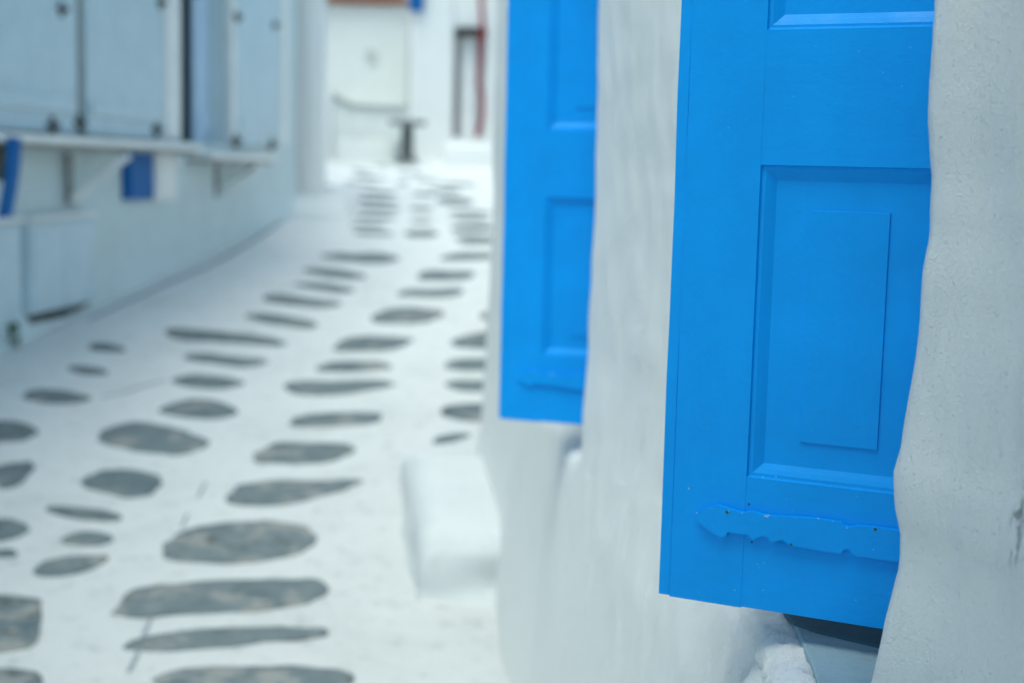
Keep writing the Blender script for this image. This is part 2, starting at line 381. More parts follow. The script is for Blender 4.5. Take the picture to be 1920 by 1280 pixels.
def near_wall_mat():
    m = plaster('trowelled_whitewash', (.80, .81, .80), (.50, .52, .50), .25, 1.15)
    t = m.node_tree; b = t.nodes['Principled BSDF']
    old = b.inputs['Base Color'].links[0].from_socket; v = coords(t, 'World', (1, 1, .45))
    f = ramp(t, noi(t, v, 24, 6, .75), [(.68, 0), (.76, 1)]); c = mixc(t, f, old, (.30, .31, .29)); t.links.new(c, b.inputs['Base Color'])
    b.inputs['Roughness'].default_value = .55
    pn = b.inputs['Normal'].links[0].from_socket
    # old crevice and flaked patch low on the wall
    vm = t.nodes.new('ShaderNodeVectorMath'); vm.operation = 'DISTANCE'; vm.inputs[1].default_value = (0, 0, 0)
    mp = t.nodes.new('ShaderNodeMapping'); mp.vector_type = 'TEXTURE'; mp.inputs['Location'].default_value = CREV; mp.inputs['Scale'].default_value = (.5, .022, .065)
    g = t.nodes.new('ShaderNodeNewGeometry'); t.links.new(g.outputs['Position'], mp.inputs[0]); t.links.new(mp.outputs[0], vm.inputs[0])
    near = ramp(t, vm.outputs['Value'], [(.3, 1), (1.0, 0)]); cr = ramp(t, noi(t, coords(t, 'World', (1, 1, .4)), 85, 4, .7), [(.53, 0), (.60, 1)])
    mu = t.nodes.new('ShaderNodeMath'); mu.operation = 'MULTIPLY'; t.links.new(near, mu.inputs[0]); t.links.new(cr, mu.inputs[1])
    c2 = mixc(t, mu.outputs[0], c, (.40, .43, .42)); t.links.new(c2, b.inputs['Base Color'])
    dots = ramp(t, noi(t, coords(t, 'World'), 160, 2, .5), [(.60, 0), (.78, 1)])
    n = bump(t, dots, .0011, 1, pn); nb = t.nodes.new('ShaderNodeBump'); nb.invert = True; nb.inputs['Distance'].default_value = .004
    t.links.new(mu.outputs[0], nb.inputs['Height']); t.links.new(n, nb.inputs['Normal']); n = nb.outputs[0]
    t.links.new(n, b.inputs['Normal']); return m
M_near = near_wall_mat(); obj('wall', bm, M_near, house, smooth=True)
obj('roof', nbox(.9, 4.6, -3.2, 6.02, EYE.z+1.60, EYE.z+1.70, .02), M_wall, house)

for k, (ya, yb) in enumerate(WIN):        # glazed casements at the back of each recess
    xa = F(ya, 0)+.275; xb = F(yb, 0)+.275; z0 = EYE.z-.60+zs(ya+.1); z1 = EYE.z+.77+zs(ya+.1)
    d = Vector((xb-xa, yb-ya, 0)); Lw = d.length
    fr = nbox(0, Lw, -.02, .02, 0, .06, .003)
    for a in ((0, Lw, -.02, .02, z1-z0-.06, z1-z0), (0, .05, -.019, .019, .06, z1-z0-.06), (Lw-.05, Lw, -.019, .019, .06, z1-z0-.06), (Lw/2-.03, Lw/2+.03, -.019, .019, .06, z1-z0-.06),
              (.05, Lw/2-.03, -.012, .012, .63, .66), (Lw/2+.03, Lw-.05, -.012, .012, .63, .66)):
        box(fr, *a, bev=.003)
    f = obj('window', fr, M_blue, house); f.location = (xa, ya, z0); f.rotation_euler = (0, 0, math.atan2(d.y, d.x))
    for a, b2 in ((.05, Lw/2-.03), (Lw/2+.03, Lw-.05)):
        for c0, c1 in ((.06, .63), (.66, z1-z0-.06)): obj('pane', nbox(a, b2, -.003, .003, c0, c1), M_glass, f)

# ------------------------------------------------------------------ the blue shutters (local: x from free edge, -y faces outwards, z up)
U1, U2, U3, V1, R0, R1, V4, V5 = .1145, .1789, .2768, .1739, .2252, .519, .5739, .7405
WD, HT, TH = .456, 1.30, .034
V6 = HT-.14
def opening(bm, a0, a1, c0, c1, lip, dep):      # sloped and rounded moulding round a sunk panel
    prof = [(0, 0), (.0015, .003), (.003, .0035), (.006, .0035), (.012, .0065), (lip, dep)]
    L = []
    for o_, d_ in prof:
        L.append([bm.verts.new(p) for p in ((a0+o_, d_, c0+o_), (a1-o_, d_, c0+o_), (a1-o_, d_, c1-o_), (a0+o_, d_, c1-o_))])
    for a, b2 in zip(L, L[1:]):
        for i in range(4): bm.faces.new((a[i], a[(i+1) % 4], b2[(i+1) % 4], b2[i]))
def make_shutter(label, loc, yaw, tilt, strap=True, mirror=False, m=None):
    m = m or M_blue
    t = thing('window_shutter', label, 'shutter', loc, (0, tilt, -yaw), 'blue panelled shutters of the near house')
    rb = .016
    s = nbox(rb, U1-.0001, 0, TH, .0, HT, .0003, jit=.0002, cuts=40); obj('stile', s, m, t)
    s = nbox(0, rb-.0004, .0014, TH-.004, .0015, HT, .0014, jit=.0010, cuts=60); obj('edge_bead', s, m, t)
    obj('stile', nbox(WD-U1+.0004, WD, 0, TH, 0, HT, .0016, jit=.0006, cuts=40), m, t)
    for a, b2 in ((0.0015, V1), (V4, V5), (V6, HT)): obj('rail', nbox(U1, WD-U1, .00012, TH-.001, a, b2, .0002), M_blueh, t)
    for a, b2, r0, r1 in ((V1, V4, R0, R1), (V5, V6, V5+.055, V6-.055)):
        bm = bmesh.new(); opening(bm, U1, WD-U1, a, b2, .019, .0105); obj('moulding', bm, m, t)
        p = obj('panel', nbox(U1+.008, WD-U1-.008, .0105, .024, a+.008, b2-.008), m, t)
        obj('raised_field', nbox(U2, U3, .0080, .0115, r0, r1, .0009, 2), m, p)
    if strap:
        dn = Vector((math.sin(yaw), math.cos(yaw), 0))
        pts = [(110,275),(180,222),(290,188),(360,212),(490,248),(560,236),(640,262),(720,275),(900,282),(1080,295),(1220,314),(1275,322),(1310,352),(1345,362),(1400,350),(1550,362),(1700,382),(1900,408),(2300,460),
               (2300,712),(1900,658),(1670,628),(1400,592),(1370,574),(1335,533),(1300,540),(1270,573),(1100,547),(900,512),(850,497),(812,462),(762,492),(722,484),(692,446),(650,432),(612,446),(572,470),(540,424),(372,402),(362,430),(330,446),(270,420),(180,358),(118,304)]
        Q = []
        O = Vector(SH1[0])
        for x, y in pts:
            r = ray(1280+x/4.267, 900+y/4.267); nrm = Vector((math.sin(SH1[1]), math.cos(SH1[1]), 0))
            k = (O-EYE).dot(nrm)/r.dot(nrm); p = EYE+r*k-O
            Q.append((min(WD-.004, p.dot(Vector((math.cos(SH1[1]), -math.sin(SH1[1]), 0)))), p.z))
        bm = bmesh.new()
        fr = [bm.verts.new((x, -.0080, z)) for x, z in Q]; mid = [bm.verts.new((x, -.0070, z)) for x, z in Q]; bk = [bm.verts.new((x, .001, z)) for x, z in Q]
        cx = sum(q[0] for q in Q)/len(Q)
        face = bm.faces.new(fr); n = len(Q)
        for i in range(n):
            j = (i+1) % n; bm.faces.new((fr[i], fr[j], mid[j], mid[i])); bm.faces.new((mid[i], mid[j], bk[j], bk[i]))
        bmesh.ops.triangulate(bm, faces=[face])
        st = obj('strap_hinge', bm, m, t)
        st['label'] = 'flat iron strap hinge with pointed end painted blue'
        def loc_of(x, y):
            r = ray(1280+x/4.267, 900+y/4.267); nrm = Vector((math.sin(SH1[1]), math.cos(SH1[1]), 0))
            k = (O-EYE).dot(nrm)/r.dot(nrm); p = EYE+r*k-O
            return p.dot(Vector((math.cos(SH1[1]), -math.sin(SH1[1]), 0))), p.z
        for x, y, rr, mt in ((368, 242, .0026, M_rust), (1550, 378, .0026, M_rust), (880, 500, .0018, M_rust), (528, 188, .0014, M_hole), (553, 492, .0014, M_hole), (1000, 545, .0008, M_hole)):
            u, z = loc_of(x, y); bm = bmesh.new(); yy = -.0082 if mt is M_rust else -.0006
            cyl(bm, (u, yy-.0007, z), (u, yy+.003, z), rr*.7, rr, 10); obj('nail', bm, mt, t)
        # flaked spots of primer, too small to count
        bm = bmesh.new()
        def fleck(u, y, z, a, b_):
            P = [Vector((u+math.cos(k)*a*random.uniform(.6, 1.2), y, z+math.sin(k)*b_*random.uniform(.5, 1.3))) for k in [i*math.pi/5 for i in range(10)]]
            bm.faces.new([bm.verts.new(p) for p in P])
        for x, y, a, b_ in ((680, 274, .0042, .0010), (700, 266, .002, .0008), (1097, 291, .0018, .0005), (1215, 312, .0010, .0006), (490, 250, .0009, .0006), (130, 248, .0012, .0006), (378, 232, .0012, .0012), (1537, 540, .0006, .0007), (1325, 366, .0010, .0005)):
            u, z = loc_of(x, y); fleck(u, -.0084, z, a, b_)
        for x, y, a, b_ in ((650, 660, .0006, .0006), (600, 668, .0006, .0004), (645, 876, .0006, .0006), (50, 65, .0010, .0014), (1385, 955, .0004, .0006)):
            u, z = loc_of(x, y); fleck(u, -.0003, z, a, b_)
        for x, y, a, b_ in ((715, 22, .0042, .0010), (770, 34, .0016, .0006), (745, -28, .001, .0006), (640, -30, .0008, .0006)):
            u, z = loc_of(x, y); fleck(u, .0006, z, a, b_)
        for k in range(26):
            fleck(random.uniform(.02, .34), -.0003, random.choice([random.uniform(.0, .17), random.uniform(.58, .73)]), random.uniform(.0002, .0006), random.uniform(.0002, .0006))
        f = obj('paint_flecks', bm, M_chip, t, recalc=False); f['kind'] = 'stuff'
    # pintle knuckle at the hinge side
    for z in (.10, HT-.10):
        bm = bmesh.new(); cyl(bm, (WD+.006, .006, z-.03), (WD+.006, .006, z+.03), .007, n=14); obj('hinge_knuckle', bm, m, t)
    return t
SH1 = ((.2038, 1.8546, EYE.z-.5601), .4434)
SH2 = ((-.0299, 3.6334, EYE.z-.6396), .3382)
make_shutter('largest bright blue shutter, in sharp focus beside the rough near wall edge, swung open', SH1[0], SH1[1], .0016)
make_shutter('farther, narrower looking blue shutter, slightly blurred, swung open from the second window', SH2[0], SH2[1], -.0014)

# thin slabs on the first sill, shade under the shutter put into their colour
def on_z(px, py, z):
    d = ray(px, py); return EYE+d*((z-EYE.z)/d.z)
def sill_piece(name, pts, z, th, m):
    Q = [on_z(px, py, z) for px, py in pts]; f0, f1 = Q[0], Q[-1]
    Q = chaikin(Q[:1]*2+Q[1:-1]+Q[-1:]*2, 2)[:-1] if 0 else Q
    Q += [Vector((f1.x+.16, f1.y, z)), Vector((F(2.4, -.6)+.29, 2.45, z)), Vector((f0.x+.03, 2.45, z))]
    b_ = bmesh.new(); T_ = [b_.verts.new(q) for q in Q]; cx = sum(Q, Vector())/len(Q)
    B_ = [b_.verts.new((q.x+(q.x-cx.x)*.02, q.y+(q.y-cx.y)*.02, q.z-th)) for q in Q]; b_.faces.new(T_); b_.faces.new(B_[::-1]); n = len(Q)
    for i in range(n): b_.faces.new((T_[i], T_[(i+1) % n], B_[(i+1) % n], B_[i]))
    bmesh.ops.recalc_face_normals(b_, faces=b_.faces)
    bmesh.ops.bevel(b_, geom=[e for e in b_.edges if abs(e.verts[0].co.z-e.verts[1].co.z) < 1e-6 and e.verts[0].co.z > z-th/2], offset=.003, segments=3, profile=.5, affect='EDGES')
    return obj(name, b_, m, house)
sill_piece('sill', [(1480, 1146), (1490, 1170), (1505, 1205), (1522, 1240), (1533, 1275), (1540, 1330), (1560, 1420), (1700, 1420)], EYE.z-.598, .02, paint('blue_grey_sill_shade', (.26, .38, .43), .5, .12, 0, (14, 60, 14), .002))  # sill surface in blue-grey, its shade put into the colour
sill_piece('sill_shade', [(1472, 1146), (1490, 1166), (1530, 1180), (1580, 1192), (1664, 1212)], EYE.z-.5945, .0035, paint('dark_teal_shade', (.05, .12, .15), .6))  # dark strip in place of the shade beneath the open shutter
b_ = bmesh.new(); Pth = [on_z(px, py, EYE.z-.634) for px, py in ((1425, 1135), (1441, 1160), (1458, 1190), (1474, 1222), (1486, 1255), (1494, 1290), (1502, 1330), (1510, 1380), (1520, 1440))]
Pn = []
for a_, c_ in zip(Pth, Pth[1:]): Pn += [a_.lerp(c_, k/9) for k in range(9)]
prev = None
for i, p in enumerate(Pn):
    r = []
    for k in range(28):
        an = 2*math.pi*k/28; dv = Vector((math.cos(an)*1.25, 0, math.sin(an)))*2.0; q = p+dv*.015
        nn = .45*noise.noise(q*26)+(.40*noise.noise(Vector((q.x*70, q.y*50, q.z*70))))+.22*noise.noise(q*160)
        r.append(b_.verts.new(p+dv*.015*(1+nn*.42)+Vector((0, 0, .004*noise.noise(q*20)))))
    if prev:
        for k in range(28): b_.faces.new((prev[k], prev[(k+1) % 28], r[(k+1) % 28], r[k]))
    prev = r
obj('plaster_lip', b_, M_near, house, smooth=True)
# unseen overhead slab on ribs, added to darken the near wall
xb = F(0, 1.2)
obj('shade_slab', nbox(-.85, xb+.3, -2.9, 1.12, EYE.z+.95, EYE.z+1.01, .004), M_white, house)
for y in frange(-2.8, 1.05, .48): obj('shade_slab_rib', nbox(-.80, xb+.3, y, y+.08, EYE.z+.85, EYE.z+.948, .004), M_blueold, house)
# ------------------------------------------------------------------ whitewashed step against the near house
def soft_block(name, corners, z0f, h, m, seed=0, parent=None, n=14, rnd=.05):
    """corners: four ground points (near-right, near-left, far-left, far-right); rounded hand-plastered block"""
    bm = bmesh.new(); a, b, c, d = [Vector(p) for p in corners]; top = []
    def pos(u, v, k):
        p = (a*(1-u)+b*u)*(1-v)+(d*(1-u)+c*u)*v
        return p
    N = n; grid = {}
    for j in range(N+1):
        for i in range(N+1):
            u, v = i/N, j/N; p = pos(u, v, 0)
            e = min(u, 1-u, v, 1-v)*(min((a-b).length, (a-d).length)); dz = rnd*(1-min(1, e/rnd))**2 if e < rnd else 0
            z = z0f(p)+h-dz*.9+.022*noise.noise(Vector((p.x*5+seed, p.y*5, 2)))
            grid[i, j] = bm.verts.new((p.x, p.y, z))
    for j in range(N):
        for i in range(N): bm.faces.new((grid[i, j], grid[i+1, j], grid[i+1, j+1], grid[i, j+1]))
    ring = [(i, 0) for i in range(N)]+[(N, j) for j in range(N)]+[(i, N) for i in range(N, 0, -1)]+[(0, j) for j in range(N, 0, -1)]
    cen = (a+b+c+d)/4; prev = [grid[k] for k in ring]
    for s in range(1, 9):
        cur = []
        for k in ring:
            p = grid[k].co; dirr = Vector((p.x-cen.x, p.y-cen.y, 0)).normalized(); f = s/8
            out = .010+.02*f+.03*noise.noise(Vector((p.x*5, p.y*5, f*2.5+seed)))+.09*f**6
            zb = z0f(p)-.06
            cur.append(bm.verts.new((p.x+dirr.x*out, p.y+dirr.y*out, p.z+(zb-p.z)*f)))
        m_ = len(ring)
        for i in range(m_): bm.faces.new((prev[i], prev[(i+1) % m_], cur[(i+1) % m_], cur[i]))
        prev = cur
    return obj(name, bm, m, parent, smooth=True)
gz = lambda p: G(p.x, p.y)
nl = on_ground(786, 1118); fl = Vector((nl.x-.15, nl.y+1.2, 0))
tag(soft_block('step', [(.10, nl.y-.02, 0), (nl.x, nl.y, 0), fl, (-.03, fl.y, 0)], lambda p: G(nl.x, nl.y+.0)*.55+G(p.x, p.y)*.45, .245, plaster('scuffed_whitewash', (.71, .735, .745), (.50, .52, .52), .5, 1.3), 1, rnd=.075),
    'low whitewashed step at the foot of the near house below the farther blue shutter', 'step')

# ------------------------------------------------------------------ left side of the lane
A = on_ground(25, 640); B = on_ground(555, 396)
dW = Vector((B.x-A.x, B.y-A.y, 0)).normalized(); nW = Vector((dW.y, -dW.x, 0))     # nW points into the lane
angW = math.atan2(dW.y, dW.x)
def wl(px, py, off=0):                     # (along, height) on the left wall
    r = ray(px, py); k = (A+nW*off-EYE).dot(nW)/r.dot(nW); p = EYE+r*k
    return (p-A).dot(dW), p.z
def WB(bm, s0, s1, n0, n1, z0, z1, bev=.004, jit=0, cuts=0): return box(bm, s0, s1, -n1, -n0, z0, z1, bev, jit=jit, cuts=cuts)
print('WALL', A, B, nW)
S_END = wl(556, 200)[0]
def wall_grid(name, s0, s1, z1, m, parent, holes=[], step=.2, base=-.3, amp=.03):
    bm = bmesh.new(); ss = sorted(set([s0, s1]+[h[i] for h in holes for i in (0, 1)]+frange(s0, s1, step)))
    zz = sorted(set([h[i] for h in holes for i in (2, 3)]+frange(base, z1, step)+[z1])); g = {}
    for i, s in enumerate(ss):
        for j, z in enumerate(zz):
            n = amp*noise.noise(Vector((s*.8, 9, z*.9)))
            foot = .10*math.exp(-max(0, z-G((A+dW*s).x, (A+dW*s).y))/.12)
            g[i, j] = bm.verts.new((s, -(n+foot), z))
    for i in range(len(ss)-1):
        for j in range(len(zz)-1):
            cs, cz = (ss[i]+ss[i+1])/2, (zz[j]+zz[j+1])/2
            if any(h[0] < cs < h[1] and h[2] < cz < h[3] for h in holes): continue
            bm.faces.new((g[i, j], g[i+1, j], g[i+1, j+1], g[i, j+1]))
    for h in holes:      # reveals
        for a, b2 in (((h[0], h[2]), (h[0], h[3])), ((h[0], h[3]), (h[1], h[3])), ((h[1], h[3]), (h[1], h[2])), ((h[1], h[2]), (h[0], h[2]))):
            ia, ja = ss.index(a[0]), zz.index(a[1]); ib, jb = ss.index(b2[0]), zz.index(b2[1])
            q0, q1 = g[ia, ja], g[ib, jb]; bm.faces.new((q0, q1, bm.verts.new((b2[0], .3, b2[1])), bm.verts.new((a[0], .3, a[1]))))
        bm.faces.new([bm.verts.new((a, .3, c)) for a, c in ((h[0], h[2]), (h[1], h[2]), (h[1], h[3]), (h[0], h[3]))])
    return obj(name, bm, m, parent, smooth=False)
def LW(t): t.location = (A.x, A.y, 0); t.rotation_euler = (0, 0, angW)
left = thing('shop_house', 'shaded whitewashed shop building along the left side of the lane', 'house'); LW(left)
zl = wl(200, 262)[1]; zt = zl+1.9
o0, _ = wl(334, 150); o1, _ = wl(424, 150)
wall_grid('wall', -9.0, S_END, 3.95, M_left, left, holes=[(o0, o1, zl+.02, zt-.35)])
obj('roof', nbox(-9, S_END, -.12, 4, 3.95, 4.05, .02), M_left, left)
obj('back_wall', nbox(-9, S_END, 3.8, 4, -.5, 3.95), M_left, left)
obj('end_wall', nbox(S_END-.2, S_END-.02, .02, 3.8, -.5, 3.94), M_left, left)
shade_left = obj('shade_slab', nbox(-9, 3.2, -.75, .1, 3.52, 3.59, .005), M_white, left)  # unseen overhang with ribs, added to darken the upper left wall
for s_ in frange(-8.8, 3.2, .8): obj('shade_slab_rib', nbox(s_, s_+.09, -.70, .1, 3.40, 3.518, .004), M_bronze, shade_left)
# wooden shutters, white, closed on the shop front
def leaf(label, px0, px1, m, off=.02, th=.045, zlo=None, zhi=None, nb=4, group='white wooden shop shutters'):
    s0 = wl(px0, 150, off)[0]; s1 = wl(px1, 150, off)[0]; t = thing('shop_shutter', label, 'shutter', group=group); LW(t)
    z0 = zlo or zl+.025; z1 = zhi or zt; wb = (s1-s0)/nb
    for k in range(nb):
        obj('board', nbox(s0+k*wb+.001, s0+(k+1)*wb-.001, -off-th, -off, z0, z1, .004), m, t)
    obj('batten', nbox(s0+.05, s1-.05, -off-th-.02, -off-th+.001, z0+.12, z0+.22, .004), m, t)
    obj('batten', nbox(s0+.05, s1-.05, -off-th-.02, -off-th+.001, z1-.3, z1-.2, .004), m, t)
    return t
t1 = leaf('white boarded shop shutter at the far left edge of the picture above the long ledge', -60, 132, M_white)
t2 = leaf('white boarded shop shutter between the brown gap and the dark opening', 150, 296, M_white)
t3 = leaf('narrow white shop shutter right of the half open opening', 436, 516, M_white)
t4 = leaf('pale blue door leaf standing recessed inside the dark opening', 356, 420, M_leaf, off=-.20, nb=2, zlo=zl+.03, zhi=zt-.37, group=None)
fr = bmesh.new()
for a, b2 in ((137, 147), (298, 326), (423, 434), (518, 532)):
    WB(fr, wl(a, 150)[0], wl(b2, 150)[0], -.02, .05, zl+.03, zt)
fr.free()
for a, b2, mt in ((135, 148, M_bronze), (298, 327, M_wframe), (424, 434, M_wframe), (519, 530, M_wframe)):
    b_ = bmesh.new(); WB(b_, wl(a, 150)[0], wl(b2, 150)[0], -.02, .055 if mt is not M_bronze else .02, zl+.04, zt); obj('frame_post', b_, mt, left)
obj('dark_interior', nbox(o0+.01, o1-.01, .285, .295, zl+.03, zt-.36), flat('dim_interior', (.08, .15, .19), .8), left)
# hooks / pintles
for a, y in ((101, 236), (151, 230), (295, 243), (445, 264), (511, 271), (118, 18), (303, 6), (447, 32), (517, 48)):
    s, z = wl(a, y, .08); b_ = bmesh.new(); big = .045 if y > 100 else .035
    cyl(b_, (s, -.07, z-big*1.3), (s, -.07, z+big*1.3), big*.55, big*.4, 10); cyl(b_, (s, .0, z), (s, -.12, z), big*.6, big*.45, 10); box(b_, s-big*1.6, s+big*1.6, -.09, -.06, z-big*.35, z+big*.35, .003)
    obj('shutter_catch', b_, M_iron, left)
# ledges
def ledge(label, px0, px1, py, ty, dep):
    s0 = wl(px0, py, 0)[0]; s1 = wl(px1, py, 0)[0]; z = zl if px0 < 200 else wl((px0+px1)/2, py)[1]
    t = thing('ledge', label, 'ledge', group='white ledges under the shop shutters'); LW(t)
    obj('shelf_board', nbox(s0, s1, -dep, .0, z-ty, z, .008, jit=.003, cuts=0), M_wframe, t)
    obj('under_rail', nbox(s0, s1, -dep*.8, -.0, z-ty-.03, z-ty-.002, .004), M_bronze, t)
    return t, z-ty-.05
La, z_a = ledge('long white ledge on brackets under the left shop shutters', -70, 330, 262, .05, .22)
Lb, z_b = ledge('short white ledge on a bracket under the right shop shutter', 345, 472, 288, .05, .24)
def bracket(t, px, z, hgt, dep, mt=M_wframe):
    s = wl(px, 290)[0]; b_ = bmesh.new()
    obj('bracket', nbox(s-.02, s+.02, -.04, 0, z-hgt, z, .005), M_bronze, t)
    tube(b_, [(s, -.03, z-hgt+.04), (s, -dep, z-.01)], .022, 8); obj('brace', b_, mt, t)
bracket(La, 124, z_a, .33, .42); bracket(Lb, 402, z_b, .26, .40)
# second brace limb reaching along the ledge
b_ = bmesh.new(); s = wl(124, 290)[0]; tube(b_, [(s+.02, -.05, z_a-.3), (wl(182, 290)[0], -.16, z_a-.01)], .022, 8); obj('brace', b_, M_wframe, La)
b_ = bmesh.new(); s = wl(402, 290)[0]; tube(b_, [(s+.02, -.05, z_b-.22), (wl(442, 300)[0], -.16, z_b-.01)], .022, 8); obj('brace', b_, M_iron, Lb)
# blue and white notice boxes
def wbox(name, label, cat, x0, x1, y0, y1, n1, mt, lid=None):
    s0, zA = wl(x0, y1, n1*.5); s1, zB = wl(x1, y0, n1*.5); zA = wl((x0+x1)/2, y1)[1]; zB = wl((x0+x1)/2, y0)[1]
    t = thing(name, label, cat); LW(t)
    obj('box_body', nbox(s0, s1, -n1, -.005, zA, zB, .006), mt, t)
    obj('box_door', nbox(s0+.03, s1-.03, -n1-.012, -n1+.001, zA+.03, zB-.03, .004), lid or mt, t); return t
wbox('meter_box', 'deep blue metal box fixed to the left wall under the ledge', 'meter box', 233, 282, 276, 374, .05, M_blueold)
wbox('meter_box', 'white metal box fixed to the wall just right of the blue one', 'meter box', 286, 326, 276, 376, .045, M_wframe)
# cabinets standing at the far left
def cabinet(label, px0, px1):
    s0 = wl(px0, 600)[0]; s1 = wl(px1, 560)[0]; t = thing('cabinet', label, 'cabinet', group='white cabinets at the foot of the shop wall'); LW(t)
    p = A+dW*((s0+s1)/2); zb = G(p.x, p.y)+.085; ztp = wl(95, 404, .08)[1]
    obj('cabinet_body', nbox(s0, s1, -.07, .0, zb, ztp-.03, .012), M_white, t)
    obj('cabinet_top', nbox(s0-.0, s1+.02, -.10, .0, ztp-.028, ztp, .008), M_wframe, t)
    obj('plinth', nbox(s0+.03, s1-.03, -.05, .0, zb-.12, zb-.002), M_dark, t)
    for a in (0, 1):
        c0 = s0+.03+a*(s1-s0-.06)/2; obj('cabinet_door', nbox(c0+.005, c0+(s1-s0-.06)/2-.005, -.083, -.069, zb+.03, ztp-.06, .003), M_white, t)
    return t, ztp
offA = .3
c1, ztp = cabinet('white cabinet against the left wall, right of the dark gap', 36, 158)
c2, _ = cabinet('white cabinet cut off by the left edge of the picture', -150, 20)
# blue curved board standing on the cabinet
b_ = bmesh.new(); prev = None
for k in range(9):
    f = k/8; xm = 33-18*f-4*math.sin(math.pi*f)*-1; yy = 258+150*f; wd_ = 8
    s0, z = wl(xm-wd_, yy, .26); s1, _ = wl(xm+wd_, yy, .26); r = [b_.verts.new((s, -n, z)) for s, n in ((s0, .26), (s1, .26), (s1, .22), (s0, .22))]
    if prev:
        for i in range(4): b_.faces.new((prev[i], prev[(i+1) % 4], r[(i+1) % 4], r[i]))
    else: b_.faces.new(r)
    prev = r
b_.faces.new(prev[::-1]); o = obj('board', b_, M_blueold); LW(o); tag(o, 'narrow curved dark blue board standing on the white cabinets at the left edge', 'board')
b_ = bmesh.new(); s0, z0 = wl(4, 340, .12); s1, z1 = wl(20, 264, .12); WB(b_, s0, s1, .08, .13, z0, z1); o = obj('plank', b_, M_olive); LW(o)
tag(o, 'short olive brown plank behind the curved blue board', 'plank')
# small weed at the foot of the cabinets
pw = on_ground(12, 655); wd = thing('weed', 'small dark green weed growing at the foot of the left cabinets', 'plant', pw)
b_ = bmesh.new(); cyl(b_, (0, 0, -.02), (0, 0, .12), .006, .004, 6)
for k in range(7): a = random.uniform(0, 6.28); cyl(b_, (0, 0, random.uniform(0, .08)), (math.cos(a)*.05, math.sin(a)*.04, random.uniform(.08, .17)), .004, .002, 5)
obj('stem', b_, M_green, wd)
b_ = bmesh.new()
for k in range(90):
    a = random.uniform(0, 6.28); r = random.uniform(.0, .085); c = Vector((math.cos(a)*r, math.sin(a)*r*.8, random.uniform(.01, .19)*(1-r*4)+.01)); q = Vector((random.gauss(0, 1), random.gauss(0, 1), random.gauss(0, .6))).normalized(); p = q.orthogonal().normalized(); l = random.uniform(.015, .03)
    b_.faces.new([b_.verts.new(v) for v in (c-q*l, c+p*l*.45, c+q*l, c-p*l*.45)])
o = obj('foliage', b_, M_green, wd, recalc=False)

# ------------------------------------------------------------------ second house on the left, its corner pier, and its step
Yp = B.y+.15
pa = at_y(553, 250, Yp); pb = at_y(599, 250, Yp)
h2 = thing('house', 'whitewashed house corner past the end of the shop building on the left', 'house')
def rough_box(name, x0, x1, y0, y1, z0, z1, m, parent=None, st=.35, amp=.02, rnd=.06):
    bm = bmesh.new(); bmesh.ops.create_cube(bm, size=1)
    for v in bm.verts: v.co = Vector((x0+(v.co.x+.5)*(x1-x0), y0+(v.co.y+.5)*(y1-y0), z0+(v.co.z+.5)*(z1-z0)))
    bmesh.ops.bevel(bm, geom=list(bm.edges), offset=rnd, segments=3, profile=.5, affect='EDGES')
    n = max(2, int(max(x1-x0, y1-y0, z1-z0)/st)); 
    bmesh.ops.subdivide_edges(bm, edges=[e for e in bm.edges if e.calc_length() > st], cuts=min(n, 14), use_grid_fill=True)
    for v in bm.verts: v.co += noise.noise_vector(v.co*.9)*amp+noise.noise_vector(v.co*3)*amp*.4
    return obj(name, bm, m, parent, smooth=True)
rough_box('wall', pa.x-3.5, pb.x, Yp, Yp+.55, -.3, 5.2, M_wall, h2)
rough_box('wall', pa.x-6.5, pa.x-1.6, Yp+.5, Yp+6.5, -.3, 5.1, M_wall, h2)
pz = on_ground(575, 405)
o = soft_block('step', [(pb.x+.35, Yp-.55, 0), (pa.x-.15, Yp-.55, 0), (pa.x-.15, Yp+.4, 0), (pb.x+.30, Yp+1.4, 0)], gz, .16, M_wall, 5, rnd=.14)
tag(o, 'rounded white step at the foot of the left house corner', 'step')

# ------------------------------------------------------------------ the houses closing the end of the lane
YF = 24.0
def far(px, py, Y=YF): return at_y(px, py, Y)
ch = thing('house', 'cream house closing the lane below a strip of terracotta roof tiles', 'house')
a = far(300, 0); b2 = far(768, 0); zr = far(680, 6).z
rough_box('wall', a.x-2.5, b2.x, YF, YF+5, -.2, zr, M_cream, ch, amp=.03)
rf = obj('roof', nbox(a.x-2.6, b2.x+.02, YF-.05, YF+5.1, zr+.0, zr+.08, .01), M_tile, ch)
k = 0; x = a.x-2.5
while x < b2.x-.1:
    b_ = bmesh.new(); cyl(b_, (x, YF-.22, zr+.10), (x, YF+2.2, zr+.75), .085, .085, 10); obj('tile', b_, M_tile, rf); x += .19
# hollow (vent) in the cream wall
b_ = bmesh.new(); p = far(695, 105); cyl(b_, (p.x, YF-.035, p.z), (p.x, YF+.05, p.z), .10, .10, 14); obj('vent', b_, flat('grey_vent', (.55, .57, .55), .8), ch)
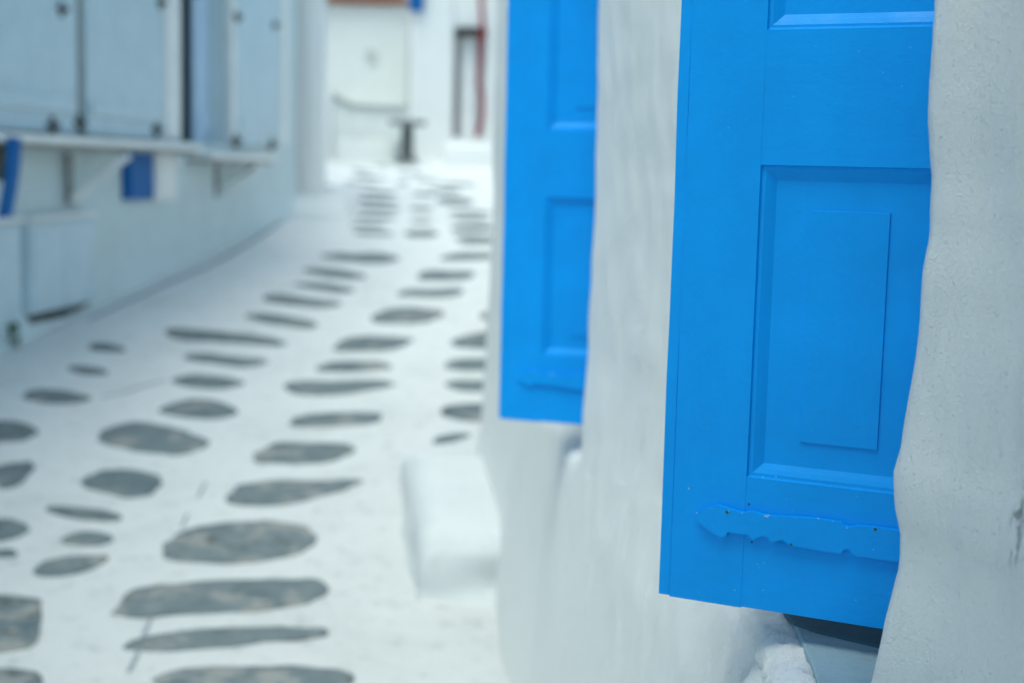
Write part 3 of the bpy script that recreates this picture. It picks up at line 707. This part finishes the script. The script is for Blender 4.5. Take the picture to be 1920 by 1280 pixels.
# parapet, bench and pillar before the cream house
Y2 = 21.6
pl = at_y(604, 170, Y2); pr = at_y(626, 300, Y2); gzv = G(pl.x, Y2)
o = rough_box('pillar', pl.x, at_y(625, 200, Y2).x, Y2-.1, Y2+.35, gzv-.2, at_y(612, 172, Y2).z, M_wall, None, amp=.01, rnd=.03); tag(o, 'short white gate pillar in front of the cream house', 'pillar')
b_ = bmesh.new(); Pp = [(622, 172), (632, 180), (645, 190), (660, 197), (690, 200), (730, 201), (764, 202)]
TT = [at_y(x, y, Y2+.15) for x, y in Pp]; zb = at_y(700, 262, Y2).z-.4; R_ = []
for p in TT: R_.append([b_.verts.new(v) for v in ((p.x, Y2, zb), (p.x, Y2, p.z), (p.x, Y2+.25, p.z), (p.x, Y2+.25, zb))])
for u, v in zip(R_, R_[1:]):
    for i in range(4): b_.faces.new((u[i], u[(i+1) % 4], v[(i+1) % 4], v[i]))
b_.faces.new(R_[0]); b_.faces.new(R_[-1][::-1])
pt = thing('parapet', 'low cream parapet wall with a sweeping dark coping in front of the cream house', 'wall')
obj('wall', b_, M_cream, pt)
b_ = bmesh.new(); tube(b_, [(p.x, Y2-.02, p.z-.01) for p in TT], .035, 8); obj('coping', b_, flat('grey_coping', (.40, .42, .40), .9), pt)
q0 = at_y(632, 262, Y2-.5); q1 = at_y(748, 262, Y2-.5)
o = rough_box('bench', q0.x, q1.x, Y2-.65, Y2-.12, -.1+EYE.z-.6, q0.z, M_cream, None, amp=.008, rnd=.03); tag(o, 'long low masonry bench along the cream parapet', 'bench')
# white house on the right of the end wall
wh = thing('house', 'bluish white house at the end of the lane with a doorway and blue shutter', 'house')
YW = 22.3
a = at_y(766, 200, YW); b2 = at_y(1100, 200, YW); d0 = at_y(850, 200, YW); d1 = at_y(908, 200, YW)
zt_ = at_y(880, 52, YW).z; zb_ = at_y(880, 258, YW).z
rough_box('wall', a.x, d0.x, YW, YW+4, -.2, 6.2, M_wall, wh, amp=.008)
rough_box('wall', d1.x, b2.x, YW-.02, YW+4, -.2, 6.19, M_wall, wh, amp=.008)
obj('lintel', nbox(d0.x-.1, d1.x+.1, YW+.05, YW+4, zt_+.0, 6.1), M_wall, wh); obj('threshold', nbox(d0.x-.1, d1.x+.1, YW+.02, YW+4, -.2, zb_), M_wall, wh)
obj('shop_window', nbox(d0.x-.1, d1.x+.1, YW+.25, YW+.29, zb_, zt_+.05), flat('pale_curtain', (.55, .60, .64), .8), wh)
dr = obj('door', nbox(at_y(864, 70, YW).x, at_y(892, 70, YW).x, YW+.12, YW+.16, zb_+.01, zt_-.12), M_wframe, wh)
obj('door_frame', nbox(d0.x+.01, at_y(863, 70, YW).x, YW+.02, YW+.16, zb_+.01, zt_-.15), flat('grey_brown_frame', (.20, .19, .19), .7), wh)
obj('door_lintel_bar', nbox(at_y(858, 60, YW).x, d1.x-.01, YW-.06, YW+.14, zt_-.13, zt_-.0), M_dark, wh)
# dark red post, a little crooked
b_ = bmesh.new(); pts = [(901, -40), (903, 20), (905, 60), (902, 75), (900, 120), (897, 160), (903, 175), (905, 215), (900, 238), (893, 256)]
tube(b_, [at_y(x, y, YW-.15) for x, y in pts], .036, 10); o = obj('red_post', b_, M_red); tag(o, 'crooked dark red post beside the doorway at the end of the lane', 'post')
# blue shutter above
p0 = at_y(767, 22, YW-.05); p1 = at_y(796, -90, YW-.05); t = thing('window_shutter', 'small far blue shutter high at the end of the lane, cut by the top edge', 'shutter')
obj('frame', nbox(p0.x, p1.x, YW-.10, YW-.05, p0.z, p1.z, .01), M_blueold, t); obj('panel', nbox(p0.x+.05, p1.x-.05, YW-.112, YW-.099, p0.z+.06, p1.z-.08, .005), M_blueold, t)
# white rounded steps before the doorway
s0 = at_y(832, 300, 20.2); s1 = at_y(1000, 300, 20.2)
st = thing('doorstep', 'white rounded steps leading up to the far doorway', 'steps')
rough_box('step_lower', s0.x+.12, s1.x, 19.3, 20.4, .6, at_y(870, 318, 19.3).z, M_wall, st, amp=.015, rnd=.10)
rough_box('step_upper', s0.x, s1.x, 20.3, YW+.02, .6, at_y(870, 266, 20.3).z, M_wall, st, amp=.015, rnd=.10)
# pedestal table
YT = 20.8; pc = at_y(763, 302, YT); tb = thing('table', 'small round pedestal table standing before the white house', 'table', (pc.x, YT, pc.z))
ht = at_y(765, 226, YT).z-pc.z
b_ = bmesh.new(); cyl(b_, (0, 0, ht-.07), (0, 0, ht), .27, .27, 28); obj('tabletop', b_, M_table, tb)
b_ = bmesh.new(); cyl(b_, (0, 0, .03), (0, 0, ht-.05), .10, .085, 14); obj('pedestal', b_, flat('grey_iron', (.09, .11, .11), .6), tb)
b_ = bmesh.new(); cyl(b_, (0, 0, -.03), (0, 0, .05), .19, .12, 18); obj('base', b_, M_iron, tb)

# house beyond the near one on the right (its face is hidden behind the near wall)
rough_box('wall', .55, 5, 6.9, 19.0, -.5, 3.6, M_wall, house, st=.6)
